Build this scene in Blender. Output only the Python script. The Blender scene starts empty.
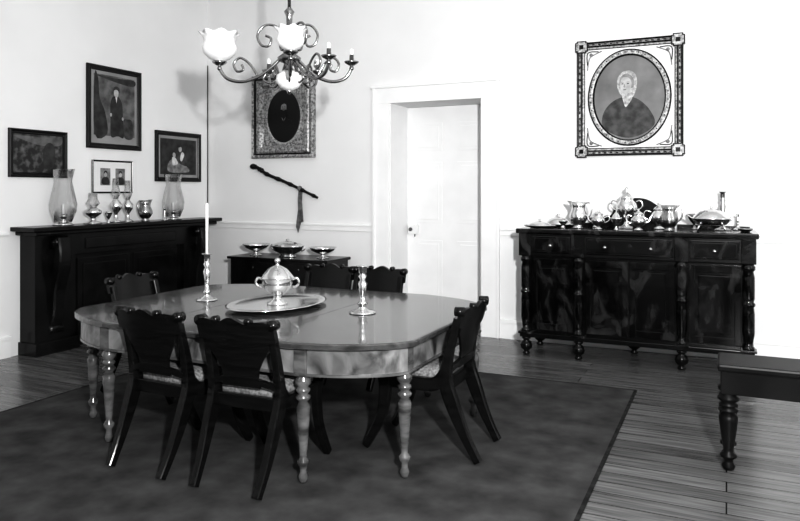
import bpy, bmesh, math, random
from mathutils import Vector, Matrix
random.seed(4)
scene = bpy.context.scene
scene.view_settings.view_transform = 'Standard'
scene.view_settings.look = 'None'
scene.view_settings.gamma = .80
scene.view_settings.exposure = .08
pi = math.pi

# ---------------------------------------------------------------- materials
def mat(name, c1, c2=None, rough=.5, metal=0.0, scale=(1,1,1), noise=4.0, detail=6, lo=.35, hi=.65, bump=0.0, coat=0.0, spec=.5, dist=0.0, crough=.12):
    m = bpy.data.materials.new(name); m.use_nodes = True
    nt = m.node_tree; bs = nt.nodes['Principled BSDF']
    bs.inputs['Roughness'].default_value = rough
    bs.inputs['Metallic'].default_value = metal
    bs.inputs['Specular IOR Level'].default_value = spec
    bs.inputs['Coat Weight'].default_value = coat
    bs.inputs['Coat Roughness'].default_value = crough
    if c2 is None: c2 = c1*1.12
    tc = nt.nodes.new('ShaderNodeTexCoord'); mp = nt.nodes.new('ShaderNodeMapping')
    mp.inputs['Scale'].default_value = scale
    nz = nt.nodes.new('ShaderNodeTexNoise'); nz.inputs['Scale'].default_value = noise; nz.inputs['Detail'].default_value = detail
    nz.inputs['Distortion'].default_value = dist
    cr = nt.nodes.new('ShaderNodeValToRGB')
    cr.color_ramp.elements[0].position = lo; cr.color_ramp.elements[1].position = hi
    cr.color_ramp.elements[0].color = (c1,c1,c1,1); cr.color_ramp.elements[1].color = (c2,c2,c2,1)
    L = nt.links.new
    L(tc.outputs['Object'], mp.inputs['Vector']); L(mp.outputs[0], nz.inputs['Vector'])
    L(nz.outputs['Fac'], cr.inputs['Fac']); L(cr.outputs[0], bs.inputs['Base Color'])
    if bump:
        b = nt.nodes.new('ShaderNodeBump'); b.inputs['Strength'].default_value = bump; b.inputs['Distance'].default_value = .01
        L(nz.outputs['Fac'], b.inputs['Height']); L(b.outputs[0], bs.inputs['Normal'])
    return m

M_wall = mat('plaster_wall', .79, .83, rough=.9, noise=1.2, detail=3)
M_trim = mat('white_trim', .84, .88, rough=.45)
M_ceil = mat('ceiling_plaster', .8, .84, rough=.9)
M_chair = mat('ebonised_wood', .002, .006, rough=.22, scale=(1,1,8), noise=6, spec=.3)
M_side = mat('mahogany_sideboard', .001, .045, rough=.12, scale=(1.5,1.5,.8), noise=3.5, detail=8, lo=.48, hi=.78, coat=.25, dist=1.5, spec=.3, crough=.05)
M_sided = mat('mahogany_dark', .002, .006, rough=.22, spec=.25)
M_mantel = mat('black_marble', .002, .008, rough=.25, noise=6, spec=.25)
M_table = mat('table_wood', .022, .075, rough=.2, scale=(1.2,9,6), noise=2.5, detail=8, coat=.5, dist=.6, spec=.4, crough=.06)
M_apron = mat('table_apron_wood', .025, .22, rough=.3, scale=(2,2,1.5), noise=3, detail=8, coat=.2, dist=1.2)
M_tleg = mat('table_leg_wood', .035, .13, rough=.25, scale=(1,1,3), noise=6, coat=.3)
M_seat = mat('seat_fabric', .10, .26, rough=.95, noise=60, detail=2, bump=.3)
M_silver = mat('silver', .72, .80, rough=.14, metal=1)
M_silverd = mat('tarnished_silver', .3, .5, rough=.22, metal=1)
M_brass = mat('gilt_brass', .22, .34, rough=.2, metal=1)
M_wax = mat('candle_wax', .85, .88, rough=.5)
M_globe = mat('frosted_glass', .75, .85, rough=.35)
M_rug = mat('rug', .032, .072, rough=1, noise=5.0, detail=15, bump=.5, spec=.05, lo=.3, hi=.7)
M_rugb = mat('rug_border', .015, .03, rough=1, noise=20, detail=10, bump=.3, spec=.05)
M_black = mat('black_frame', .003, .006, rough=.3, spec=.3)
M_gilt = mat('gilt_frame', .10, .5, rough=.4, metal=.4, noise=40, detail=3, bump=.6)
M_giltL = mat('pale_gilt', .16, .55, rough=.45, metal=.2, noise=45, bump=.5)
M_mat = mat('mat_board', .75, .8, rough=.9)
M_matg = mat('mat_board_grey', .26, .33, rough=.9)
M_pdark = mat('print_dark', .006, .04, rough=.5, noise=11, detail=10)
M_pmid = mat('print_mid', .04, .18, rough=.6, noise=8, detail=10)
M_pmid2 = mat('portrait_backdrop', .13, .24, rough=.6, noise=3, detail=8)
M_pgrey = mat('portrait_grey', .12, .30, rough=.6, noise=18, detail=8)
M_skin = mat('portrait_skin', .34, .52, rough=.6, noise=14)
M_plight = mat('portrait_white', .5, .72, rough=.6, noise=22)
M_lace = mat('portrait_lace', .25, .6, rough=.6, noise=40, detail=4)
M_dress = mat('portrait_dress', .015, .08, rough=.6, noise=12, detail=8)
M_land = mat('landscape_paint', .01, .14, rough=.5, noise=16, detail=10, lo=.45, hi=.7)
M_knob = mat('door_hardware', .08, .12, rough=.3, metal=.8)
M_ribbon = mat('ribbon', .05, .2, rough=.7, noise=20)

def glass(name):
    m = bpy.data.materials.new(name); m.use_nodes = True; nt = m.node_tree
    nt.nodes.clear()
    o = nt.nodes.new('ShaderNodeOutputMaterial'); mx = nt.nodes.new('ShaderNodeMixShader')
    t = nt.nodes.new('ShaderNodeBsdfTransparent'); t.inputs[0].default_value=(.95,.95,.95,1)
    g = nt.nodes.new('ShaderNodeBsdfGlossy'); g.inputs['Roughness'].default_value=.08; g.inputs[0].default_value=(.8,.8,.8,1)
    lw = nt.nodes.new('ShaderNodeLayerWeight'); lw.inputs[0].default_value=.35
    nt.links.new(lw.outputs['Facing'], mx.inputs[0]); nt.links.new(t.outputs[0], mx.inputs[1]); nt.links.new(g.outputs[0], mx.inputs[2]); nt.links.new(mx.outputs[0], o.inputs[0])
    return m
M_glass = glass('clear_glass')

def floor_mat():
    m = bpy.data.materials.new('floor_boards'); m.use_nodes = True
    nt = m.node_tree; bs = nt.nodes['Principled BSDF']; L = nt.links.new
    tc = nt.nodes.new('ShaderNodeTexCoord')
    br = nt.nodes.new('ShaderNodeTexBrick')
    br.inputs['Scale'].default_value = 1; br.inputs['Brick Width'].default_value = 2.9
    br.inputs['Row Height'].default_value = .135; br.inputs['Mortar Size'].default_value = .004
    br.inputs['Color1'].default_value = (.11,.11,.11,1); br.inputs['Color2'].default_value = (.19,.19,.19,1); br.inputs['Mortar'].default_value = (.008,.008,.008,1)
    br.offset = .37
    L(tc.outputs['Object'], br.inputs['Vector'])
    mp = nt.nodes.new('ShaderNodeMapping'); mp.inputs['Scale'].default_value = (1.2,22,1)
    nz = nt.nodes.new('ShaderNodeTexNoise'); nz.inputs['Scale'].default_value = 2; nz.inputs['Detail'].default_value = 8
    L(tc.outputs['Object'], mp.inputs[0]); L(mp.outputs[0], nz.inputs['Vector'])
    cr = nt.nodes.new('ShaderNodeValToRGB'); cr.color_ramp.elements[0].position=.3; cr.color_ramp.elements[1].position=.7
    cr.color_ramp.elements[0].color=(.4,.4,.4,1); cr.color_ramp.elements[1].color=(1.15,1.15,1.15,1)
    L(nz.outputs['Fac'], cr.inputs[0])
    mx = nt.nodes.new('ShaderNodeMixRGB'); mx.blend_type='MULTIPLY'; mx.inputs[0].default_value=1
    L(br.outputs['Color'], mx.inputs[1]); L(cr.outputs[0], mx.inputs[2]); L(mx.outputs[0], bs.inputs['Base Color'])
    bs.inputs['Roughness'].default_value=.24
    bp = nt.nodes.new('ShaderNodeBump'); bp.inputs['Strength'].default_value=.3; bp.inputs['Distance'].default_value=.004; bp.invert=True
    L(br.outputs['Fac'], bp.inputs['Height']); L(bp.outputs[0], bs.inputs['Normal'])
    return m
M_floor = floor_mat()

# ---------------------------------------------------------------- mesh builder
class B:
    def __init__(s): s.v=[]; s.f=[]; s.mi=[]; s.sm=[]; s.mats=[]; s.M=Matrix.Identity(4)
    def add(s, vs, fs, m, smooth=False):
        if m not in s.mats: s.mats.append(m)
        k=s.mats.index(m); o=len(s.v)
        s.v += [s.M @ Vector(v) for v in vs]
        for f in fs: s.f.append([i+o for i in f]); s.mi.append(k); s.sm.append(smooth)
    def box(s,x0,x1,y0,y1,z0,z1,m,bev=.004):
        bm=bmesh.new(); bmesh.ops.create_cube(bm,size=1)
        for v in bm.verts: v.co=Vector(((x0+x1)/2+v.co.x*(x1-x0),(y0+y1)/2+v.co.y*(y1-y0),(z0+z1)/2+v.co.z*(z1-z0)))
        if bev>0: bmesh.ops.bevel(bm,geom=list(bm.edges),offset=min(bev,.3*min(x1-x0,y1-y0,z1-z0)),segments=2,affect='EDGES',profile=.6)
        bm.verts.index_update()
        s.add([v.co.copy() for v in bm.verts],[[v.index for v in f.verts] for f in bm.faces],m); bm.free()
    def loft(s,rings,m,smooth=False,closed=True,cap0=False,cap1=False):
        n=len(rings[0]); vs=[p for r in rings for p in r]; fs=[]
        for i in range(len(rings)-1):
            for j in range(n if closed else n-1):
                a=i*n+j; b=i*n+(j+1)%n; fs.append([a,b,b+n,a+n])
        if cap0: fs.append(list(range(n))[::-1])
        if cap1: fs.append([(len(rings)-1)*n+j for j in range(n)])
        s.add(vs,fs,m,smooth)
    def lathe(s,prof,loc,m,seg=24,sx=1,sy=1,smooth=True):
        x,y,z=loc
        rings=[[(x+sx*r*math.cos(2*pi*j/seg),y+sy*r*math.sin(2*pi*j/seg),z+h) for j in range(seg)] for r,h in prof]
        s.loft(rings,m,smooth,cap0=prof[0][0]>1e-4,cap1=prof[-1][0]>1e-4)
    def tube(s,path,rad,m,seg=8):
        P=[Vector(p) for p in path]; n=len(P)
        R=rad if isinstance(rad,(list,tuple)) else [rad]*n
        rings=[]; up=None
        for i in range(n):
            t=(P[min(i+1,n-1)]-P[max(i-1,0)]).normalized()
            if up is None: up=Vector((0,0,1)) if abs(t.z)<.9 else Vector((1,0,0))
            a=t.cross(up); 
            if a.length<1e-4: a=t.orthogonal()
            a.normalize(); b=a.cross(t).normalized(); up=b
            rings.append([tuple(P[i]+R[i]*(math.cos(2*pi*j/seg)*a+math.sin(2*pi*j/seg)*b)) for j in range(seg)])
        s.loft(rings,m,True,cap0=True,cap1=True)
    def bar(s,path,w,d,m,smooth=False):
        P=[Vector(p) for p in path]; n=len(P); D=d if isinstance(d,(list,tuple)) else [d]*n; rings=[]
        for i in range(n):
            t=(P[min(i+1,n-1)]-P[max(i-1,0)]).normalized(); q=Vector((1,0,0)).cross(t).normalized()
            hw=w/2; hd=D[i]/2; c=.25
            rr=[]
            for a,b in ((1,1-c),(1-c,1),(-1+c,1),(-1,1-c),(-1,-1+c),(-1+c,-1),(1-c,-1),(1,-1+c)):
                rr.append(tuple(P[i]+Vector((a*hw,0,0))+q*b*hd))
            rings.append(rr)
        s.loft(rings,m,smooth,cap0=True,cap1=True)
    def prism(s,out,y0,y1,m):
        n=len(out); s.loft([[(x,y0,z) for x,z in out],[(x,y1,z) for x,z in out]],m,cap0=True,cap1=True)
    def flat(s,out,y,m):
        n=len(out); s.prism(out,y,y+.0008,m)
    def grid(s,fn,nu,nv,th,m):
        F=[[fn(u/nu,v/nv) for v in range(nv+1)] for u in range(nu+1)]
        rings=[]
        for row in F:
            a=[(p[0],p[1]-th/2,p[2]) for p in row]; b=[(p[0],p[1]+th/2,p[2]) for p in row][::-1]
            rings.append(a+b)
        s.loft(rings,m,False,cap0=True,cap1=True)
    def ball(s,c,r,m,sx=1,sy=1,sz=1,seg=16):
        pr=[(max(0,r*math.sin(pi*i/10)),-r*sz*math.cos(pi*i/10)) for i in range(11)]
        pr[0]=(0,pr[0][1]); pr[-1]=(0,pr[-1][1])
        s.lathe(pr,c,m,seg,sx,sy)
    def done(s,name,loc=(0,0,0),rz=0,sub=False,rx=0):
        me=bpy.data.meshes.new(name); me.from_pydata([tuple(v) for v in s.v],[],s.f)
        for m in s.mats: me.materials.append(m)
        for p,k,q in zip(me.polygons,s.mi,s.sm): p.material_index=k; p.use_smooth=q
        bm=bmesh.new(); bm.from_mesh(me); bmesh.ops.recalc_face_normals(bm,faces=bm.faces); bm.to_mesh(me); bm.free()
        me.update()
        o=bpy.data.objects.new(name,me); scene.collection.objects.link(o)
        o.location=loc; o.rotation_euler=(rx,0,rz)
        return o

def smooth_pts(pts,n=5,closed=True):
    out=[]; N=len(pts)
    rng=range(N) if closed else range(N-1)
    for i in rng:
        if closed: p0,p1,p2,p3=[pts[(i+k)%N] for k in (-1,0,1,2)]
        else: p0,p1,p2,p3=[pts[max(0,min(N-1,i+k))] for k in (-1,0,1,2)]
        for j in range(n):
            t=j/n
            out.append(tuple(.5*((2*b)+(c-a)*t+(2*a-5*b+4*c-d)*t*t+(3*b-a-3*c+d)*t**3) for a,b,c,d in zip(p0,p1,p2,p3)))
    if not closed: out.append(tuple(pts[-1]))
    return out
def ell(cx,cz,rx,rz,n=32,rot=0):
    return [(cx+rx*math.cos(2*pi*i/n)*math.cos(rot)-rz*math.sin(2*pi*i/n)*math.sin(rot), cz+rx*math.cos(2*pi*i/n)*math.sin(rot)+rz*math.sin(2*pi*i/n)*math.cos(rot)) for i in range(n)]

# ---------------------------------------------------------------- room shell
XL,XR,YB,YF,ZC = -5.95,2.8,7.0,-1.6,3.95
DX0,DX1,DZ = -3.39,-2.32,2.49
b=B(); b.box(XL-.2,XR+.2,YF-.2,YB+.8,-.1,0,M_floor,0); b.done('floor')
b=B(); b.box(XL-.2,XR+.2,YF-.2,YB+.8,ZC,ZC+.1,M_ceil,0); b.done('ceiling')
b=B(); b.box(XL-.2,XL,YF,YB+.5,0,ZC,M_wall,0); b.done('wall_left')
b=B(); b.box(XR,XR+.2,YF,YB+.5,0,ZC,M_wall,0); b.done('wall_right')
b=B(); b.box(XL-.2,XR+.2,YF-.2,YF,0,ZC,M_wall,0); b.done('wall_front')
b=B()
b.box(XL,DX0,YB,YB+.5,0,ZC,M_wall,0); b.box(DX1,XR,YB,YB+.5,0,ZC,M_wall,0); b.box(DX0,DX1,YB,YB+.5,DZ,ZC,M_wall,0)
b.done('wall_back')
b=B()
b.box(DX0+.003,DX1-.003,YB+.46,YB+.5,0.008,DZ-.003,M_trim,.002)
W=DX1-DX0
for (z0,z1) in ((.25,.95),(1.15,1.85),(1.98,2.3)):
    for k in (0,1):
        x0=DX0+.12+k*(W/2-.03); x1=x0+W/2-.21
        b.box(x0,x1,YB+.455,YB+.462,z0,z1,M_trim,.003)
        b.box(x0+.04,x1-.04,YB+.449,YB+.457,z0+.04,z1-.04,M_trim,.006)
b.box(DX0+.03,DX0+.15,YB+.425,YB+.46,1.02,1.13,M_trim,.004)
b.ball((DX0+.07,YB+.405,1.075),.022,M_knob); b.tube([(DX0+.07,YB+.42,1.075),(DX0+.07,YB+.455,1.075)],.008,M_knob)
b.box(DX0+.115,DX0+.123,YB+.415,YB+.43,.99,1.02,M_knob,.001)
b.done('door_1')
b=B()
cw=.20
for x0,x1 in ((DX0-cw,DX0),(DX1,DX1+cw)):
    b.box(x0,x1,YB-.025,YB,0,DZ+.0,M_trim,.004)
    b.box(x0 if x0<DX0 else x1-.03,(x0+.03) if x0<DX0 else x1,YB-.045,YB-.02,0,DZ+.2,M_trim,.006)
b.box(DX0-cw,DX1+cw,YB-.025,YB,DZ,DZ+.2,M_trim,.004)
b.box(DX0-cw-.02,DX1+cw+.02,YB-.05,YB-.02,DZ+.17,DZ+.2,M_trim,.006)
b.box(DX0,DX0+.012,YB,YB+.46,0,DZ,M_trim,0); b.box(DX1-.012,DX1,YB,YB+.46,0,DZ,M_trim,0)
b.done('trim_door_casing')
def baseb(name,x0,x1,y0,y1):
    b=B(); b.box(x0,x1,y0,y1,0,.17,M_trim,.003)
    if x1-x0>y1-y0: b.box(x0,x1,y0-.008,y1,.16,.195,M_trim,.006)
    else: b.box(x0,x1+.008,y0,y1,.16,.195,M_trim,.006)
    b.done(name)
baseb('baseboard_back',XL,DX0-cw,YB-.02,YB); baseb('baseboard_back.001',DX1+cw,XR,YB-.02,YB)
baseb('baseboard_left',XL,XL+.02,YF,4.30)
b=B()
for x0,x1 in ((XL,DX0-cw),(DX1+cw,XR)):
    b.box(x0,x1,YB-.03,YB,1.115,1.14,M_trim,.005); b.box(x0,x1,YB-.015,YB,1.06,1.12,M_trim,.004)
b.done('trim_chair_rail')
b=B(); b.box(XL,XL+.03,YF,4.28,1.115,1.14,M_trim,.005); b.done('trim_chair_rail_left')
b=B(); b.tube([(XL+.008,YB-.008,1.15),(XL+.008,YB-.008,3.1)],.005,M_sided); b.done('corner_shade_line')  # added thin dark strip, draws the shade line where the walls meet

# rug
b=B(); b.box(-4.5,-.62,1.2,5.57,0.001,.012,M_rug,.004); b.box(-.637,-.615,1.2,5.575,.001,.0125,M_rugb,.003); b.box(-4.505,-.62,5.55,5.575,.001,.0125,M_rugb,.003); b.box(-4.505,-4.48,1.2,5.575,.001,.0125,M_rugb,.003)
b.done('rug')
RZ=.0135

# ---------------------------------------------------------------- dining table
TX0,TX1,TY0,TY1=-3.9,-1.46,3.0,4.83; CX_,CY_=.56,.32
def outline(ins,z,n=10):
    pts=[]
    for sx,sy,fl in ((1,-1,0),(1,1,1),(-1,1,0),(-1,-1,1)):
        ex=(TX1-ins) if sx>0 else (TX0+ins); ey=(TY1-ins) if sy>0 else (TY0+ins)
        px=(TX1-CX_) if sx>0 else (TX0+CX_); py=(TY1-CY_) if sy>0 else (TY0+CY_)
        arc=[]
        for i in range(n+1):
            a=pi/2*i/n; t=i/n
            cxp=px+(ex-px)*math.sin(a); cyp=py+(ey-py)*math.cos(a)
            lx=px+(ex-px)*t; ly=ey+(py-ey)*t
            k=.62
            arc.append((lx+(cxp-lx)*k,ly+(cyp-ly)*k,z))
        if fl: arc=arc[::-1]
        pts+=arc
    return pts
b=B()
b.loft([outline(.012,.715),outline(.0,.721),outline(0,.742),outline(.006,.748),outline(.015,.75)],M_table,cap0=True,cap1=True)
AZ=.572
b.loft([outline(.045,AZ),outline(.045,.72),outline(.075,.72),outline(.075,AZ),outline(.045,AZ)],M_apron)
b.loft([outline(.038,AZ),outline(.038,AZ+.014),outline(.047,AZ+.014)],M_tleg)
for x in (-3.1,-2.3): b.box(x-.0015,x+.0015,TY0+.002,TY1-.002,.74,.7503,M_sided,0)
LP=[(.012,0),(.02,.008),(.025,.035),(.016,.06),(.017,.085),(.030,.105),(.030,.12),(.017,.14),(.019,.17),(.026,.27),(.033,.38),(.034,.42),(.022,.45),(.036,.465),(.036,.475),(.022,.49),(.034,.505),(.034,.515),(.024,.53),(.038,.55),(.038,.57),(.028,.585),(.028,.60)]
tl=[(-1.99,3.08),(-1.54,3.36),(-1.54,4.47),(-1.99,4.75),(-3.37,3.08),(-3.82,3.36),(-3.82,4.47),(-3.37,4.75)]
for x,y in tl:
    b.lathe([(r*1.08,z*.94) for r,z in LP],(x,y,RZ),M_tleg,20)
    b.box(x-.037,x+.037,y-.037,y+.037,AZ,.72,M_tleg,.004)
b.done('dining_table')

# ---------------------------------------------------------------- chairs
def ys(z):
    P=[(0,-.36),(.15,-.295),(.33,-.215),(.45,-.19),(.58,-.205),(.72,-.24),(.9,-.29)]
    for (a,ya),(c,yc) in zip(P,P[1:]):
        if z<=c: return ya+(yc-ya)*(z-a)/(c-a)
    return -.29
def chair(loc,rz):
    b=B(); w=M_chair
    for sx in (-1,1):
        pts=smooth_pts([(sx*.19,-.375,0.012),(sx*.197,-.30,.15),(sx*.203,-.225,.33),(sx*.205,-.19,.45),(sx*.205,-.205,.58),(sx*.205,-.235,.70),(sx*.205,-.262,.80)],4,False)
        n=len(pts); b.bar(pts,.04,[.042+.04*math.exp(-((p[2]-.36)/.2)**2) for p in pts],w)
        pts=smooth_pts([(sx*.205,.19,.45),(sx*.205,.185,.36),(sx*.205,.21,.2),(sx*.205,.31,.012)],5,False)
        b.bar(pts,.04,[.085-.043*i/(len(pts)-1) for i in range(len(pts))],w)
        pts=smooth_pts([(sx*.205,.22,.415),(sx*.205,.0,.415),(sx*.205,-.13,.425),(sx*.205,-.2,.50)],4,False)
        b.bar(pts,.036,.075,w)
    b.box(-.205,.205,.185,.235,.375,.452,w,.015)
    b.box(-.19,.19,-.205,-.175,.38,.45,w,.005)
    def y0(x,z): return ys(z)-.012-.035*(1-(x/.25)**2)
    def crest(u,v):
        x=-.235+.47*u
        zt=.842+.018*abs(math.cos(pi*x/.245*1.5))+.016*math.exp(-(x/.05)**2)
        zb=.755-.035*math.cos(pi*x/.49)
        z=zb+(zt-zb)*v; return (x,y0(x,z),z)
    b.grid(crest,28,3,.026,w)
    for sx in (-1,1):
        b.tube([(sx*.222,ys(.84)-.03,.842),(sx*.222,ys(.84)+.02,.842)],.027,w,14)
        b.tube([(sx*.222,ys(.84)-.034,.842),(sx*.222,ys(.84)+.024,.842)],.010,w,10)
        b.tube([(sx*.10,ys(.86)-.055,.858),(sx*.10,ys(.86)-.02,.858)],.018,w,12)
    def wz(z):
        P=[(.50,.12),(.54,.105),(.60,.115),(.66,.15),(.71,.19),(.80,.20)]
        for (a,ya),(c,yc) in zip(P,P[1:]):
            if z<=c: return ya+(yc-ya)*(z-a)/(c-a)
        return .2
    def splat(u,v):
        x=(2*v-1); zb=.505+.035*(1-x*x); z=zb+(.77-zb)*u; return (x*wz(z),y0(x*wz(z),z)+.004,z)
    b.grid(splat,14,8,.014,w)
    def rail(u,v):
        x=-.2+.4*u; z=.495+.035*(1-(x/.2)**2)+.032*v; return (x,y0(x,z)+.006,z)
    b.grid(rail,12,1,.024,w)
    def sq(hx,y0_,y1_,z):
        out=[]; r=.035
        for cx,cy,a0 in ((hx-r,y1_-r,0),(-hx+r,y1_-r,pi/2),(-hx+r,y0_+r,pi),(hx-r,y0_+r,-pi/2)):
            for i in range(5): a=a0+pi/2*i/4; out.append((cx+r*math.cos(a),cy+r*math.sin(a),z))
        return out
    b.loft([sq(.186,-.172,.20,.44),sq(.186,-.172,.20,.475),sq(.178,-.165,.193,.494),sq(.15,-.14,.165,.508),sq(.08,-.08,.1,.513)],M_seat,True,cap0=True,cap1=True)
    return b.done('dining_chair',loc,rz)
chair((-2.275,3.16,RZ),math.radians(2))
chair((-2.84,3.16,RZ),math.radians(-3))
chair((-1.62,3.87,RZ),math.radians(91))
chair((-3.10,4.94,RZ),math.radians(180))
chair((-2.63,4.96,RZ),math.radians(180))
chair((-3.85,4.0,RZ),math.radians(-90))

# ---------------------------------------------------------------- sideboard
b=B(); SX0,SX1=-1.72,.19
b.box(SX0,SX1,6.45,6.93,.20,.93,M_sided,.004)
b.box(SX0-.02,SX1+.02,6.36,6.93,.925,1.13,M_sided,.006)
b.box(SX0-.05,SX1+.05,6.325,6.95,1.13,1.175,M_side,.012)
b.box(SX0-.02,SX1+.02,6.36,6.93,.17,.215,M_sided,.008)
cols=[-1.69,-1.21,-.345,.165]
CP=[(.03,0),(.045,.01),(.045,.03),(.032,.04),(.036,.08),(.046,.14),(.046,.30),(.040,.36),(.050,.37),(.050,.385),(.038,.40),(.046,.43),(.046,.60),(.036,.65),(.05,.665),(.05,.69),(.04,.70),(.045,.715)]
FP=[(.022,0),(.034,.008),(.034,.02),(.02,.035),(.05,.06),(.056,.09),(.046,.12),(.024,.135),(.04,.15),(.04,.17)]
for x in cols:
    b.lathe(CP,(x,6.40,.213),M_side,24); b.lathe(FP,(x,6.41,0.001),M_sided,20); 
    b.box(x-.055,x+.055,6.345,6.40,.925,1.13,M_side,.006)
    b.box(x-.06,x+.06,6.335,6.46,.205,.225,M_side,.004)
for x in (SX0+.05,SX1-.05,-.78): b.lathe(FP,(x,6.86,0.001),M_sided,16)
for x0,x1 in zip(cols,cols[1:]):
    b.box(x0+.065,x1-.065,6.345,6.37,.955,1.11,M_side,.012)
    b.box(x0+.09,x1-.09,6.338,6.35,.975,1.09,M_side,.008)
    for t in ((.5,) if x1-x0<.6 else (.28,.72)):
        kx=x0+(x1-x0)*t
        b.lathe([(0,-.02),(.016,-.015),(.020,-.005),(.012,.004),(.01,.01)],(kx,6.328,1.03),M_silverd,14)
for x0,x1 in ((-1.64,-1.26),(-1.155,-.785),(-.77,-.40),(-.29,.11)):
    b.box(x0,x1,6.435,6.46,.235,.90,M_side,.002)
    for q0,q1,z0,z1,yy in ((x0,x0+.05,.235,.90,6.418),(x1-.05,x1,.235,.90,6.418),(x0+.045,x1-.045,.237,.30,6.4205),(x0+.045,x1-.045,.835,.898,6.4205)):
        b.box(q0,q1,yy,6.44,z0,z1,M_side,.004)
    b.box(x0+.075,x1-.075,6.424,6.44,.325,.81,M_side,.012)
arch=smooth_pts([(-1.10,1.17),(-1.08,1.25),(-1.0,1.29),(-.95,1.38),(-.86,1.44),(-.765,1.455),(-.67,1.44),(-.58,1.38),(-.53,1.29),(-.45,1.25),(-.43,1.17)],5,False)
b.prism(arch,6.90,6.935,M_sided)
b.prism([(SX0,1.17),(SX0,1.205),(-1.12,1.215),(-1.12,1.17)],6.905,6.93,M_sided); b.prism([(-.41,1.17),(-.41,1.215),(SX1,1.205),(SX1,1.17)],6.905,6.93,M_sided)
b.done('sideboard')

# ---------------------------------------------------------------- silverware
def candlestick(name,loc,h,candle=0,r=.055,m=None):
    m=m or M_silver; b=B()
    p=[(r,0),(r,.006),(r*.8,.014),(r*.35,.025),(r*.25,.045),(r*.42,.06),(r*.2,.075),(r*.22,h*.4),(r*.36,h*.62),(r*.2,h*.7),(r*.34,h*.78),(r*.22,h*.82),(r*.3,h*.86),(r*.3,h*.97),(r*.48,h*.985),(r*.48,h),(r*.2,h),(0,h-.002)]
    b.lathe(p,(0,0,0),m,24)
    if candle: b.lathe([(.0105,0),(.0105,candle-.01),(.006,candle),(0,candle)],(0,0,h-.003),M_wax,14)
    return b.done(name,loc)
def handle(b,x0,z0,z1,out,m,r=.006,ax=0):
    pts=smooth_pts([(x0,z1),(x0+out*.7,z1+.01),(x0+out,(z0*.35+z1*.65)),(x0+out*.75,z0*.75+z1*.25),(x0+out*.1,z0)],5,False)
    b.tube([(p[0],0,p[1]) if not ax else (0,p[0],p[1]) for p in pts],r,m,8)
def teapot(name,loc,h,rz=0):
    b=B(); s=h/.22; m=M_silver
    b.lathe([(r*s,z*s) for r,z in [(.045,0),(.045,.008),(.02,.02),(.022,.03),(.06,.055),(.078,.09),(.074,.115),(.05,.14),(.042,.155),(.05,.162),(.04,.175),(.015,.19),(.008,.2),(.014,.208),(.01,.218),(0,.22)]],(0,0,0),m,24)
    pts=smooth_pts([(.06*s,0,.075*s),(.10*s,0,.09*s),(.115*s,0,.13*s),(.14*s,0,.16*s)],5,False)
    b.tube(pts,[.016*s-.009*s*i/(len(pts)-1) for i in range(len(pts))],m,10)
    handle(b,-.06*s,.07*s,.14*s,-.06*s,m)
    return b.done(name,loc,rz)
def pitcher(name,loc,h,rz=0,m=None):
    b=B(); s=h/.22; m=m or M_silver
    b.lathe([(r*s,z*s) for r,z in [(.045,0),(.045,.008),(.03,.02),(.055,.045),(.074,.08),(.070,.115),(.052,.155),(.054,.18),(.066,.215),(.061,.215),(.046,.18),(0,.17)]],(0,0,0),m,24)
    b.prism([(.03*s,.19*s),(.055*s,.222*s),(.09*s,.225*s),(.055*s,.175*s)],-.014*s,.014*s,m)
    handle(b,-.05*s,.07*s,.2*s,-.055*s,m,.007)
    return b.done(name,loc,rz)
def tureen(name,loc,s,rz=0,foot=True):
    b=B(); m=M_silver
    b.lathe([(r*s,z*s) for r,z in [(.07,0),(.07,.01),(.035,.03),(.025,.055),(.05,.07),(.085,.10),(.105,.14),(.10,.165),(.112,.172),(.112,.18),(.095,.20),(.065,.235),(.035,.252),(.012,.262),(.012,.275),(.022,.285),(.016,.305),(0,.312)]],(0,0,0),m,28)
    for sg in (-1,1): handle(b,sg*.10*s,.11*s,.165*s,sg*.045*s,m,.006*s+.002)
    return b.done(name,loc,rz)
def urn(name,loc,h,rz=0):
    b=B(); s=h/.34; m=M_silver
    b.box(-.055*s,.055*s,-.055*s,.055*s,0,.02*s,m,.003)
    b.lathe([(r*s,z*s) for r,z in [(.045,.02),(.02,.04),(.018,.07),(.05,.10),(.082,.14),(.088,.175),(.075,.21),(.05,.235),(.058,.245),(.05,.265),(.025,.29),(.01,.30),(.018,.315),(.012,.335),(0,.34)]],(0,0,0),m,24)
    for sg in (-1,1): handle(b,sg*.075*s,.15*s,.22*s,sg*.05*s,m)
    b.tube([(0,-.07*s,.12*s),(0,-.12*s,.11*s),(0,-.125*s,.085*s)],.008*s,m)
    return b.done(name,loc,rz)
def bowl(name,loc,r,h,m=None,lid=False):
    b=B(); m=m or M_silver
    p=[(r*.45,0),(r*.45,.006),(r*.2,.02),(r*.16,h*.35),(r*.5,h*.5),(r*.85,h*.72),(r,h),(r*1.04,h),(r*.8,h*.74)]
    p+= [(r*.6,h*1.15),(r*.2,h*1.4),(r*.06,h*1.45),(r*.1,h*1.55),(0,h*1.6)] if lid else [(r*.4,h*.56),(0,h*.5)]
    b.lathe(p,(0,0,0),m,28); return b.done(name,loc)
def dish(name,loc,sx,sy,m=None,cover=0):
    b=B(); m=m or M_silver
    b.lathe([(.6,0),(.62,.004),(.9,.012),(1,.022),(1.02,.024),(.98,.027),(.85,.016),(.6,.01),(0,.01)],(0,0,0),m,36,sx,sy)
    if cover: b.lathe([(.75,.012),(.72,.03),(.5,cover*.8),(.2,cover),(.05,cover*1.05),(.1,cover*1.3),(0,cover*1.45)],(0,0,0),m,30,sx,sy)
    return b.done(name,loc)
ZS=1.1765
dish('serving_dish',(-1.58,6.48,ZS),.15,.11,cover=.06)
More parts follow.
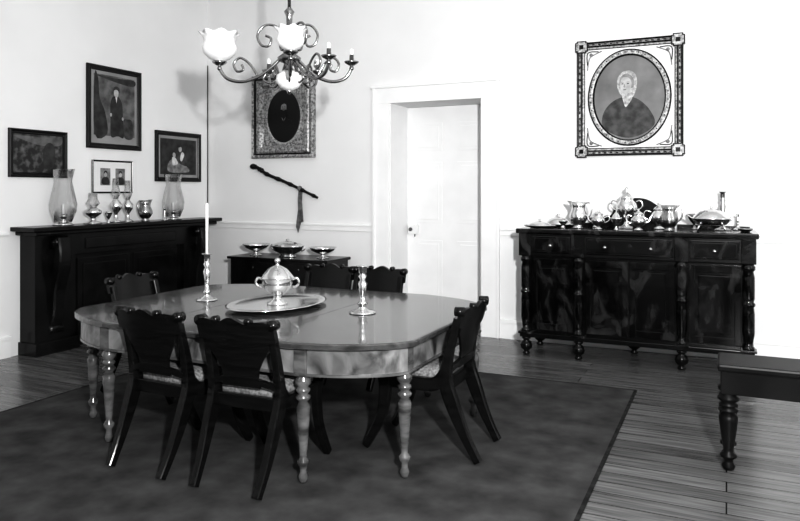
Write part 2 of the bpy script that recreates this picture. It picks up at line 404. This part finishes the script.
dish('serving_dish',(-1.47,6.78,ZS),.17,.1,cover=.09)
bowl('sauce_boat',(-1.38,6.56,ZS),.045,.07)
pitcher('silver_pitcher',(-1.24,6.56,ZS),.25,pi)
teapot('silver_teapot',(-1.05,6.50,ZS),.18,pi)
bowl('sugar_bowl',(-1.12,6.78,ZS),.065,.10,lid=True)
urn('silver_tea_urn',(-.83,6.69,ZS),.38)
bowl('sugar_bowl',(-.885,6.43,ZS),.05,.11,lid=True)
teapot('silver_teapot',(-.70,6.46,ZS),.19,.15)
teapot('silver_teapot',(-.555,6.75,ZS),.24,.1)
pitcher('silver_pitcher',(-.45,6.49,ZS),.225,pi,M_silverd)
b=B(); dishm=M_silver
b.lathe([(.6,.05),(.75,.055),(1,.1),(1.03,.105),(1,.11),(.7,.16),(.25,.185),(.05,.19),(.08,.205),(0,.215)],(0,0,0),dishm,36,.155,.11)
for sx in (-1,1):
    for sy in (-1,1): b.tube([(sx*.11,sy*.07,.007),(sx*.10,sy*.065,.03),(sx*.085,sy*.055,.06)],[.012,.006,.010],dishm)
    b.tube(smooth_pts([(sx*.14,-.03,.1),(sx*.19,-.02,.13),(sx*.19,.02,.13),(sx*.14,.03,.1)],4,False),.006,dishm)
b.done('covered_entree_dish',(-.115,6.50,ZS+.006))
candlestick('silver_candlestick',(-.03,6.76,ZS),.34,m=M_silverd,r=.07)
candlestick('silver_candlestick',(.09,6.82,ZS),.14,r=.04)
bowl('silver_goblet',(-.26,6.78,ZS),.06,.14,M_silverd)
dish('serving_dish',(.145,6.62,ZS),.06,.08,M_silverd)
# dining table silver
dish('silver_tray',(-2.745,3.93,.7512),.29,.40)
tureen('silver_tureen',(-2.745,3.93,.762),1.0,math.radians(25))
candlestick('silver_candlestick',(-3.33,3.91,.7512),.33,.36,.075)
candlestick('silver_candlestick',(-2.09,3.92,.7512),.30,0,.085)

# ---------------------------------------------------------------- console table on back wall
b=B()
b.box(-5.18,-3.85,6.42,6.94,.745,.775,M_sided,.006)
b.box(-5.15,-3.88,6.45,6.93,.38,.745,M_sided,.004)
for x0,x1 in ((-5.10,-4.54),(-4.50,-3.93)):
    b.box(x0,x1,6.438,6.455,.42,.72,M_sided,.006); b.ball(((x0+x1)/2,6.43,.66),.010,M_silverd)
for x in (-5.1,-3.93):
    for y in (6.50,6.88):
        b.lathe([(r*1.1,z*.64) for r,z in LP],(x,y,.001),M_sided,16)
b.done('console_table')
bowl('silver_compote',(-4.95,6.66,.776),.16,.13); bowl('silver_compote',(-4.05,6.66,.776),.15,.12)
b=B()
b.lathe([(.55,0),(.6,.01),(.45,.03),(.9,.07),(1.0,.11),(1.06,.115),(1.06,.125),(.85,.15),(.4,.17),(.1,.175),(.12,.195),(0,.205)],(0,0,0),M_silver,30,.19,.13)
for sg in (-1,1): handle(b,sg*.18,.07,.12,sg*.05,M_silver,.007)
b.done('covered_serving_dish',(-4.50,6.64,.776))

# ---------------------------------------------------------------- mantel
b=B(); m=M_mantel
b.box(XL+.001,-5.62,4.30,6.88,1.15,1.19,m,.008)
b.box(XL+.001,-5.66,4.35,6.83,1.11,1.15,m,.012)
b.box(XL+.001,-5.74,4.40,6.78,.90,1.11,m,.006)
b.box(XL+.001,-5.74,4.40,4.84,0.0,.91,m,.006); b.box(XL+.001,-5.74,6.34,6.78,0,.91,m,.006)
b.box(XL+.001,-5.80,4.82,6.36,0,.91,m,.0)
for y0,y1 in ((4.90,5.56),(5.62,6.28)):
    b.box(-5.805,-5.785,y0,y1,.1,.86,m,.008); b.box(-5.79,-5.775,y0+.06,y1-.06,.16,.80,m,.008)
b.box(XL+.001,-5.70,4.38,4.86,0,.12,m,.006); b.box(XL+.001,-5.70,6.32,6.80,0,.12,m,.006)
def rr(yc):
    b.M=Matrix.Rotation(pi/2,4,'Z')
    pts=smooth_pts([(yc,5.80,.18),(yc,5.74,.35),(yc,5.72,.6),(yc,5.66,.8),(yc,5.645,.95),(yc,5.66,1.08)],5,False)
    b.bar(pts,.13,[.07+.03*math.sin(pi*i/25) for i in range(len(pts))],m)
    b.tube([(yc-.075,5.70,1.04),(yc+.075,5.70,1.04)],.06,m,18); b.tube([(yc-.08,5.70,1.04),(yc+.08,5.70,1.04)],.025,m,14)
    b.tube([(yc-.075,5.77,.22),(yc+.075,5.77,.22)],.05,m,18)
    b.M=Matrix.Identity(4)
rr(4.62); rr(6.56)
b.box(XL+.001,-5.725,4.95,6.2,.95,1.06,m,.01)
b.done('fireplace_mantel')
# glass & lamps on mantel
def hurricane(loc,h,r):
    b=B()
    b.lathe([(r*.75,0),(r*.75,.012),(r*.3,.03),(r*.2,.06),(r*.3,.075),(r*.3,.11),(r*.1,.11),(0,.108)],(0,0,0),M_silver,20)
    b.lathe([(.011,.108),(.011,.2),(0,.2)],(0,0,0),M_wax,10)
    b.lathe([(r*.62,.03),(r*.95,h*.25),(r,h*.38),(r*.8,h*.6),(r*.62,h*.78),(r*.72,h*.95),(r*.85,h),(r*.83,h),(r*.6,h*.78),(r*.97,h*.38),(r*.6,.034)],(0,0,0),M_glass,28)
    return b.done('hurricane_lamp',loc)
def lustre(loc,h,r,name='oil_lamp',m=None):
    b=B(); m=m or M_silver
    b.lathe([(r,0),(r,.012),(r*.4,.03),(r*.3,h*.2),(r*.9,h*.32),(r*.95,h*.42),(r*.4,h*.52),(r*.35,h*.55)],(0,0,0),m,20)
    b.lathe([(r*.4,h*.54),(r*.75,h*.66),(r*.5,h*.8),(r*.45,h),(r*.42,h),(r*.47,h*.8),(r*.7,h*.66),(r*.36,h*.55)],(0,0,0),M_glass,20)
    return b.done(name,loc)
ZM=1.191
hurricane((-5.79,4.74,ZM),.54,.125); hurricane((-5.79,6.22,ZM),.52,.125)
lustre((-5.77,5.07,ZM),.31,.09)
lustre((-5.79,5.38,ZM),.46,.065); lustre((-5.79,5.54,ZM),.44,.06)
pitcher('dark_pitcher',(-5.76,5.76,ZM),.23,pi/2,M_silverd)
bowl('silver_goblet',(-5.74,5.24,ZM),.04,.12)
candlestick('silver_candlestick',(-5.74,6.03,ZM),.13,r=.04)

# ---------------------------------------------------------------- pictures
def rring(w,h,y,n=16):
    p=[]
    for i in range(n): p.append((-w/2+w*i/n,y,-h/2))
    for i in range(n): p.append((w/2,y,-h/2+h*i/n))
    for i in range(n): p.append((w/2-w*i/n,y,h/2))
    for i in range(n): p.append((-w/2,y,h/2-h*i/n))
    return p
def ering(rx,rz,y,n=16):
    p=[]
    for (x,_,z) in rring(2,2,0,n):
        a=math.atan2(z,x); p.append((rx*math.cos(a),y,rz*math.sin(a)))
    return p
def frame(b,w,h,prof,m):
    b.loft([rring(w-2*i,h-2*i,-d,4) for i,d in prof],m)
def picture(name,loc,rz,w,h,fw,fm,inner,rx=0,depth=.03):
    b=B()
    frame(b,w,h,[(0,0),(0,depth*.8),(fw*.25,depth),(fw*.6,depth*.7),(fw*.85,depth*.75),(fw,depth*.45),(fw,.004)],fm)
    b.box(-w/2+.004,w/2-.004,-.006,0,-h/2+.004,h/2-.004,M_black,0)
    inner(b,w-2*fw,h-2*fw)
    return b.done(name,loc,rz,rx=rx)
def rect(x0,x1,z0,z1): return [(x0,z0),(x1,z0),(x1,z1),(x0,z1)]
def standing(b,w,h):
    b.flat(rect(-w/2,w/2,-h/2,h/2),-.008,M_matg)
    w2,h2=w-.07,h-.07
    b.flat(rect(-w2/2,w2/2,-h2/2+.05,h2/2),-.010,M_pmid)
    b.flat(smooth_pts([(-w2/2+.01,-h2/2+.06),(-.10,-.27),(-.13,-.05),(-.2,.1),(-.22,.3),(-w2/2+.01,h2/2-.01)],4),-.011,M_pdark)
    b.flat(smooth_pts([(-w2/2+.01,h2/2-.01),(.0,h2/2-.02),(w2/2-.01,h2/2-.01),(w2/2-.02,h2/2-.08),(0,h2/2-.06)],4),-.0113,M_pdark)
    b.flat(smooth_pts([(-.05,-.30),(-.06,-.12),(-.06,.03),(-.04,.11),(.01,.14),(.06,.12),(.10,.05),(.11,-.1),(.12,-.30),(.04,-.29)],5),-.0125,M_pdark)
    b.flat(smooth_pts([(.0,.13),(-.015,.16),(-.01,.20),(.02,.215),(.045,.20),(.045,.15),(.03,.125)],5),-.014,M_skin)
    b.flat(smooth_pts([(-.022,.19),(-.015,.225),(.02,.24),(.06,.22),(.055,.17),(.04,.195),(.01,.205)],4),-.015,M_pdark)
    b.flat([(.005,.125),(.03,.125),(.02,.06)],-.014,M_plight)
    b.flat(ell(-.055,-.07,.013,.02,12),-.014,M_skin); b.flat(ell(.105,-.1,.012,.018,12),-.014,M_skin)
    b.flat(smooth_pts([(.13,-.3),(.12,-.12),(.17,-.1),(.24,-.12),(.25,-.3)],4),-.0118,M_dress)
picture('framed_engraving',(XL+.002,5.505,2.40),pi/2,.73,.87,.055,M_black,standing)
def landscape(b,w,h):
    b.flat(rect(-w/2,w/2,-h/2,h/2),-.008,M_land)
    b.flat(smooth_pts([(-w/2+.01,h/2-.02),(0,h/2-.02),(w/2-.02,h/2-.02),(w/2-.03,h*.25),(.05,h*.22),(-.08,h*.28)],4),-.0095,M_pmid)
    b.flat(smooth_pts([(.06,-h*.35),(.05,h*.1),(.1,h*.3),(.16,h*.25),(.18,0),(.15,-h*.38)],4),-.011,M_pdark)
picture('landscape_painting',(XL+.002,4.59,1.875),pi/2,.62,.45,.045,M_black,landscape)
def mother(b,w,h):
    b.flat(rect(-w/2,w/2,-h/2,h/2),-.008,M_matg)
    w2,h2=w-.06,h-.07
    b.flat(rect(-w2/2,w2/2,-h2/2,h2/2),-.010,M_pdark)
    b.flat(smooth_pts([(-.18,-.17),(-.16,-.06),(-.05,-.02),(.03,-.06),(.12,-.10),(.18,-.17),(.0,-.19)],4),-.012,M_pgrey)
    b.flat(smooth_pts([(-.06,.0),(-.02,.06),(.06,.07),(.11,.02),(.14,-.10),(.02,-.08)],4),-.0125,M_dress)
    b.flat(ell(.02,.095,.028,.036,16),-.014,M_skin); b.flat(smooth_pts([(-.015,.11),(.0,.145),(.05,.14),(.06,.09),(.035,.12)],4),-.015,M_pdark)
    b.flat(ell(-.08,.02,.025,.030,16,.3),-.014,M_skin)
    b.flat(smooth_pts([(-.11,-.01),(-.06,-.01),(-.02,-.08),(-.1,-.1)],4),-.0135,M_plight)
    b.flat(smooth_pts([(.05,.06),(.09,.03),(.05,-.05),(.02,-.02)],4),-.0135,M_plight)
picture('framed_engraving',(XL+.002,6.47,1.925),pi/2,.76,.59,.05,M_black,mother)
def twins(b,w,h):
    b.flat(rect(-w/2,w/2,-h/2,h/2),-.008,M_mat)
    for sx in (-.10,.10):
        b.flat(rect(sx-.065,sx+.065,-.09,.09),-.010,M_pgrey); b.flat(smooth_pts([(sx-.05,-.07),(sx-.035,-.01),(sx+.035,-.01),(sx+.05,-.07),(sx,-.085)],4),-.0115,M_pdark)
        b.flat(ell(sx,.025,.020,.028,16),-.0125,M_skin); b.flat(smooth_pts([(sx-.022,.03),(sx-.02,.055),(sx,.065),(sx+.02,.055),(sx+.022,.03),(sx,.048)],4),-.0135,M_pdark)
picture('framed_portrait_pair',(XL+.002,5.48,1.67),pi/2,.54,.35,.018,M_sided,twins,depth=.02)

# bearded man
b=B(); w,h=.88,1.0
frame(b,w,h,[(0,0),(0,.05),(.015,.07),(.04,.06)],M_gilt)
frame(b,w,h,[(.04,.06),(.05,.045),(.06,.045)],M_sided)
frame(b,w,h,[(.06,.045),(.08,.06),(.12,.055),(.145,.03)],M_gilt)
b.loft([rring(w-.29,h-.29,-.03),rring(w-.31,h-.31,-.018),ering(.245,.325,-.018)],M_gilt)
b.loft([ering(.262,.345,-.02),ering(.255,.337,-.028),ering(.235,.315,-.018),ering(.232,.312,-.008)],M_giltL,True)
b.flat(ell(0,0,.25,.33,48),-.010,M_black)
b.box(-w/2+.01,w/2-.01,-.006,0,-h/2+.01,h/2-.01,M_black,0)
b.flat(smooth_pts([(-.17,-.22),(-.12,-.08),(-.04,-.03),(.05,-.03),(.13,-.09),(.18,-.2),(.08,-.28),(-.08,-.28)],4),-.0115,M_black)
b.flat(smooth_pts([(-.035,.06),(-.038,.11),(-.025,.14),(.01,.15),(.036,.135),(.04,.09),(.03,.05),(0,.03)],5),-.013,M_pgrey)
b.flat(smooth_pts([(-.038,.075),(-.02,.078),(.0,.065),(.025,.078),(.04,.07),(.03,.0),(.0,-.03),(-.025,-.01)],5),-.0145,M_black)
b.flat([(-.03,-.01),(-.006,-.035),(-.004,-.06)],-.015,M_pgrey); b.flat([(.03,-.01),(.008,-.035),(.006,-.06)],-.015,M_pgrey)
for sx in (-.016,.018): b.flat(ell(sx,.112,.008,.004,10),-.0145,M_black)
b.done('gilt_framed_portrait',(-4.79,YB-.002,2.41),0)

# old lady portrait
b=B(); w,h=.97,1.11
b.loft([rring(w,h,0,4),rring(w,h,-.035,4),rring(w-.015,h-.015,-.048,4),rring(w-.04,h-.04,-.04,4)],M_sided)
b.loft([rring(w-.04,h-.04,-.040,4),rring(w-.055,h-.055,-.034,4),rring(w-.08,h-.08,-.04,4)],M_giltL)
b.loft([rring(w-.08,h-.08,-.04,4),rring(w-.11,h-.11,-.032,4)],M_sided)
b.loft([rring(w-.11,h-.11,-.032,4),rring(w-.14,h-.14,-.026,4)],M_giltL)
b.loft([rring(w-.14,h-.14,-.026,4),rring(w-.155,h-.155,-.022,4)],M_sided)
b.loft([rring(w-.155,h-.155,-.022,16),rring(w-.17,h-.17,-.02,16),ering(.375,.455,-.02)],M_mat)
for sx in (-1,1):
    for sz in (-1,1):
        cx,cz=sx*(w/2-.045),sz*(h/2-.045)
        for (hx,hz,yy,mm) in ((.06,.045,-.046,M_sided),(.045,.06,-.0465,M_sided),(.050,.035,-.050,M_giltL),(.035,.050,-.0505,M_giltL),(.02,.02,-.055,M_sided)):
            b.box(cx-hx,cx+hx,yy,-.002,cz-hz,cz+hz,mm,.002)
        pts=smooth_pts([(sx*.385,-.023,sz*.28),(sx*.37,-.023,sz*.38),(sx*.34,-.023,sz*.42),(sx*.25,-.023,sz*.46)],5,False)
        b.tube(pts,.0055,M_pgrey,6)
        pts=smooth_pts([(sx*.385,-.023,sz*.33),(sx*.382,-.023,sz*.45),(sx*.28,-.023,sz*.457)],5,False)
        b.tube(pts,.005,M_sided,6)
        b.ball((sx*.35,-.022,sz*.43),.017,M_pgrey,seg=8)
        for k in range(7):
            zz=sz*(.07+.06*k); b.box(sx*(w/2-.03)-.005,sx*(w/2-.03)+.005,-.043,-.036,zz-.012,zz+.012,M_sided,.0)
            xx=sx*(.05+.055*k); b.box(xx-.012,xx+.012,-.043,-.036,sz*(h/2-.03)-.005,sz*(h/2-.03)+.005,M_sided,.0)
b.loft([ering(.385,.465,-.018),ering(.38,.46,-.036),ering(.370,.450,-.036)],M_sided,True)
b.loft([ering(.370,.450,-.036),ering(.355,.435,-.042),ering(.335,.415,-.036)],M_giltL,True)
b.loft([ering(.335,.415,-.036),ering(.33,.41,-.03),ering(.322,.402,-.01)],M_sided,True)
for i in range(72):
    a=2*pi*i/72; b.ball((.354*math.cos(a),-.041,.434*math.sin(a)),.007,M_dress if i%2 else M_plight,seg=6)
b.box(-w/2+.01,w/2-.01,-.006,0,-h/2+.01,h/2-.01,M_black,0)
b.flat(ell(0,0,.328,.408,56),-.010,M_pmid2)
b.flat(smooth_pts([(-.245,-.26),(-.235,-.14),(-.17,-.05),(-.08,.0),(.02,.005),(.11,-.04),(.19,-.13),(.235,-.25),(.15,-.34),(0,-.385),(-.15,-.345)],5),-.0115,M_dress)
b.flat(smooth_pts([(-.075,.03),(-.105,.10),(-.105,.18),(-.06,.245),(.01,.255),(.06,.215),(.075,.14),(.06,.05),(.03,.0),(-.02,.0)],5),-.0125,M_lace)
b.flat(smooth_pts([(-.085,.14),(-.08,.19),(-.04,.225),(.01,.215),(.045,.17),(.045,.11),(.03,.09),(-.05,.09)],5),-.0132,M_pgrey)
b.flat(smooth_pts([(-.078,.10),(-.078,.15),(-.055,.19),(-.02,.195),(.015,.17),(.025,.12),(.01,.07),(-.02,.035),(-.05,.04),(-.07,.065)],5),-.014,M_skin)
for sx in (-.058,-.008):
    b.flat(ell(sx,.132,.011,.005,12),-.0155,M_dress); b.flat(ell(sx,.147,.015,.0025,12),-.0155,M_pgrey)
b.flat(smooth_pts([(-.04,.13),(-.05,.102),(-.032,.097),(-.034,.12)],4),-.0155,M_pgrey)
b.flat(ell(-.038,.075,.016,.0035,12),-.0155,M_dress)
b.flat(smooth_pts([(-.06,.02),(-.02,.03),(.02,.02),(.03,-.01),(.0,-.06),(-.03,-.09),(-.05,-.04)],5),-.0135,M_lace)
b.done('oval_framed_portrait',(-.845,YB-.002,2.415),0)

# ---------------------------------------------------------------- walking cane with ribbon
b=B()
c=[(-5.2,6.945,1.81),(-5.14,6.94,1.80),(-5.0,6.94,1.72),(-4.75,6.94,1.63),(-4.5,6.94,1.53),(-4.29,6.945,1.44)]
cs=smooth_pts(c,6,False); b.tube(cs,[.024-.010*i/(len(cs)-1)+(.009 if i%4==0 else 0) for i in range(len(cs))],M_sided,10)
b.ball((-5.2,6.94,1.815),.034,M_sided,1.3,1,1)
b.ball((-5.07,6.935,1.765),.03,M_sided)
rb=[(-4.55,1.55),(-4.50,1.55),(-4.51,1.40),(-4.50,1.28),(-4.49,1.16),(-4.52,1.15),(-4.56,1.03),(-4.59,1.1),(-4.56,1.3),(-4.565,1.42)]
b.prism(rb,6.945,6.955,M_ribbon); b.ball((-4.53,6.935,1.55),.03,M_ribbon)
for p in ((-5.1,1.765),(-4.4,1.485)): b.tube([(p[0],6.94,p[1]),(p[0],6.999,p[1])],.004,M_knob,6)
b.done('walking_cane')

# ---------------------------------------------------------------- chandelier
b=B(); m=M_brass
CX,CY=-2.67,3.96
b.tube([(0,0,2.6),(0,0,ZC-.03)],.012,m,10); b.lathe([(.0,-.05),(.07,-.04),(.08,-.005),(.08,0)],(0,0,ZC-.002),m,24)
b.lathe([(0,2.17),(.012,2.18),(.02,2.2),(.01,2.215),(.03,2.235),(.055,2.27),(.06,2.30),(.035,2.335),(.02,2.36),(.04,2.385),(.075,2.40),(.08,2.42),(.04,2.45),(.018,2.48),(.022,2.54),(.04,2.57),(.04,2.59),(.018,2.62),(.022,2.70),(.035,2.73),(.012,2.76)],(0,0,0),m,24)
yaw=math.radians(25)
angs=[yaw+pi, yaw+pi+1.75, yaw+pi+2.5, yaw+.0, yaw+1.2, yaw+2.1]
rads=[.47,.36,.36,.42,.40,.40]
for k,(a,R) in enumerate(zip(angs,rads)):
    q=R/.44; ca,sa=math.cos(a),math.sin(a)
    def P(l): return [(r*q*ca,r*q*sa,z) for r,z in l]
    b.tube(P(smooth_pts([(.06,2.41),(.12,2.35),(.20,2.29),(.30,2.26),(.39,2.28),(.435,2.34),(.44,2.38)],5,False)),.011,m,8)
    b.tube(P(smooth_pts([(.03,2.56),(.08,2.63),(.15,2.64),(.20,2.58),(.18,2.51),(.13,2.50),(.115,2.55),(.15,2.57)],5,False)),.008,m,8)
    b.tube(P(smooth_pts([(.20,2.30),(.25,2.38),(.31,2.42),(.35,2.38),(.33,2.33),(.29,2.34),(.30,2.375)],5,False)),.008,m,8)
    b.tube(P(smooth_pts([(.10,2.37),(.07,2.30),(.11,2.25),(.16,2.27),(.15,2.31),(.12,2.30)],5,False)),.007,m,8)
    x,y=.44*q*ca,.44*q*sa
    b.lathe([(.0,2.365),(.02,2.37),(.045,2.385),(.05,2.395),(.015,2.395),(.014,2.44),(.0,2.44)],(x,y,0),m,16)
    b.ball((x,y,2.35),.016,m)
    if k in (0,1):
        rings=[]
        sc=1.0 if k==0 else .75
        for r,z in [(.03,2.40),(.07,2.415),(.105,2.45),(.115,2.49),(.10,2.53),(.105,2.56),(.135,2.585),(.128,2.583),(.098,2.555),(.093,2.53),(.108,2.49),(.098,2.453),(.065,2.42),(.0,2.41)]:
            rings.append([(x+sc*r*(1+(.06*math.cos(8*t) if z>2.54 else 0))*math.cos(t),y+sc*r*(1+(.06*math.cos(8*t) if z>2.54 else 0))*math.sin(t),2.40+sc*(z-2.40+(.008*math.cos(8*t) if z>2.56 else 0))) for t in [2*pi*j/40 for j in range(40)]])
        b.loft(rings,M_globe,True)
    else:
        b.lathe([(.012,2.44),(.012,2.47),(.006,2.48),(0,2.48)],(x,y,0),M_wax,10)
b.lathe([(.02,2.20),(.06,2.22),(.09,2.26),(.085,2.30),(.05,2.33)],(0,0,0),M_globe,24)
b.done('chandelier',(CX,CY,0))

# ---------------------------------------------------------------- side table at right
b=B(); M_st=mat('side_table_wood',.002,.008,rough=.4,spec=.15)
b.box(-.045,.80,4.17,4.50,.545,.585,M_st,.018); b.box(-.03,.78,4.19,4.48,.42,.55,M_st,.006)
for x in (.01,.74):
    for y in (4.23,4.44):
        b.lathe([(r*1.45,z*.70) for r,z in LP],(x,y,.001),M_st,20)
b.done('side_table')

# ---------------------------------------------------------------- lights
def area(name,loc,target,size,power,sy=None):
    l=bpy.data.lights.new(name,'AREA'); l.energy=power; l.shape='RECTANGLE'; l.size=size; l.size_y=sy or size
    o=bpy.data.objects.new(name,l); scene.collection.objects.link(o); o.location=loc
    o.rotation_euler=(Vector(target)-Vector(loc)).to_track_quat('-Z','Y').to_euler(); return o
area('flash_lamp',(.6,-.1,2.1),(-2.2,7,2.2),.14,430)
area('overhead_fill',(-1.4,4.0,3.88),(-1.4,4.0,0),4.2,14,4.2)  # added soft overhead fill for ambient light, no fixture hangs there
area('window_light',(2.7,4.6,1.9),(-2,5.2,1.0),1.2,26,1.9)
w=bpy.data.worlds.new('world'); scene.world=w; w.use_nodes=True
w.node_tree.nodes['Background'].inputs[0].default_value=(.8,.8,.8,1); w.node_tree.nodes['Background'].inputs[1].default_value=.5

cam=bpy.data.cameras.new('camera'); co=bpy.data.objects.new('camera',cam); scene.collection.objects.link(co)
cam.sensor_width=36; cam.lens=36*700/800; cam.shift_y=(190-260.5)/800
co.location=(0,0,1.53); co.rotation_euler=(pi/2,0,math.radians(25)); scene.camera=co
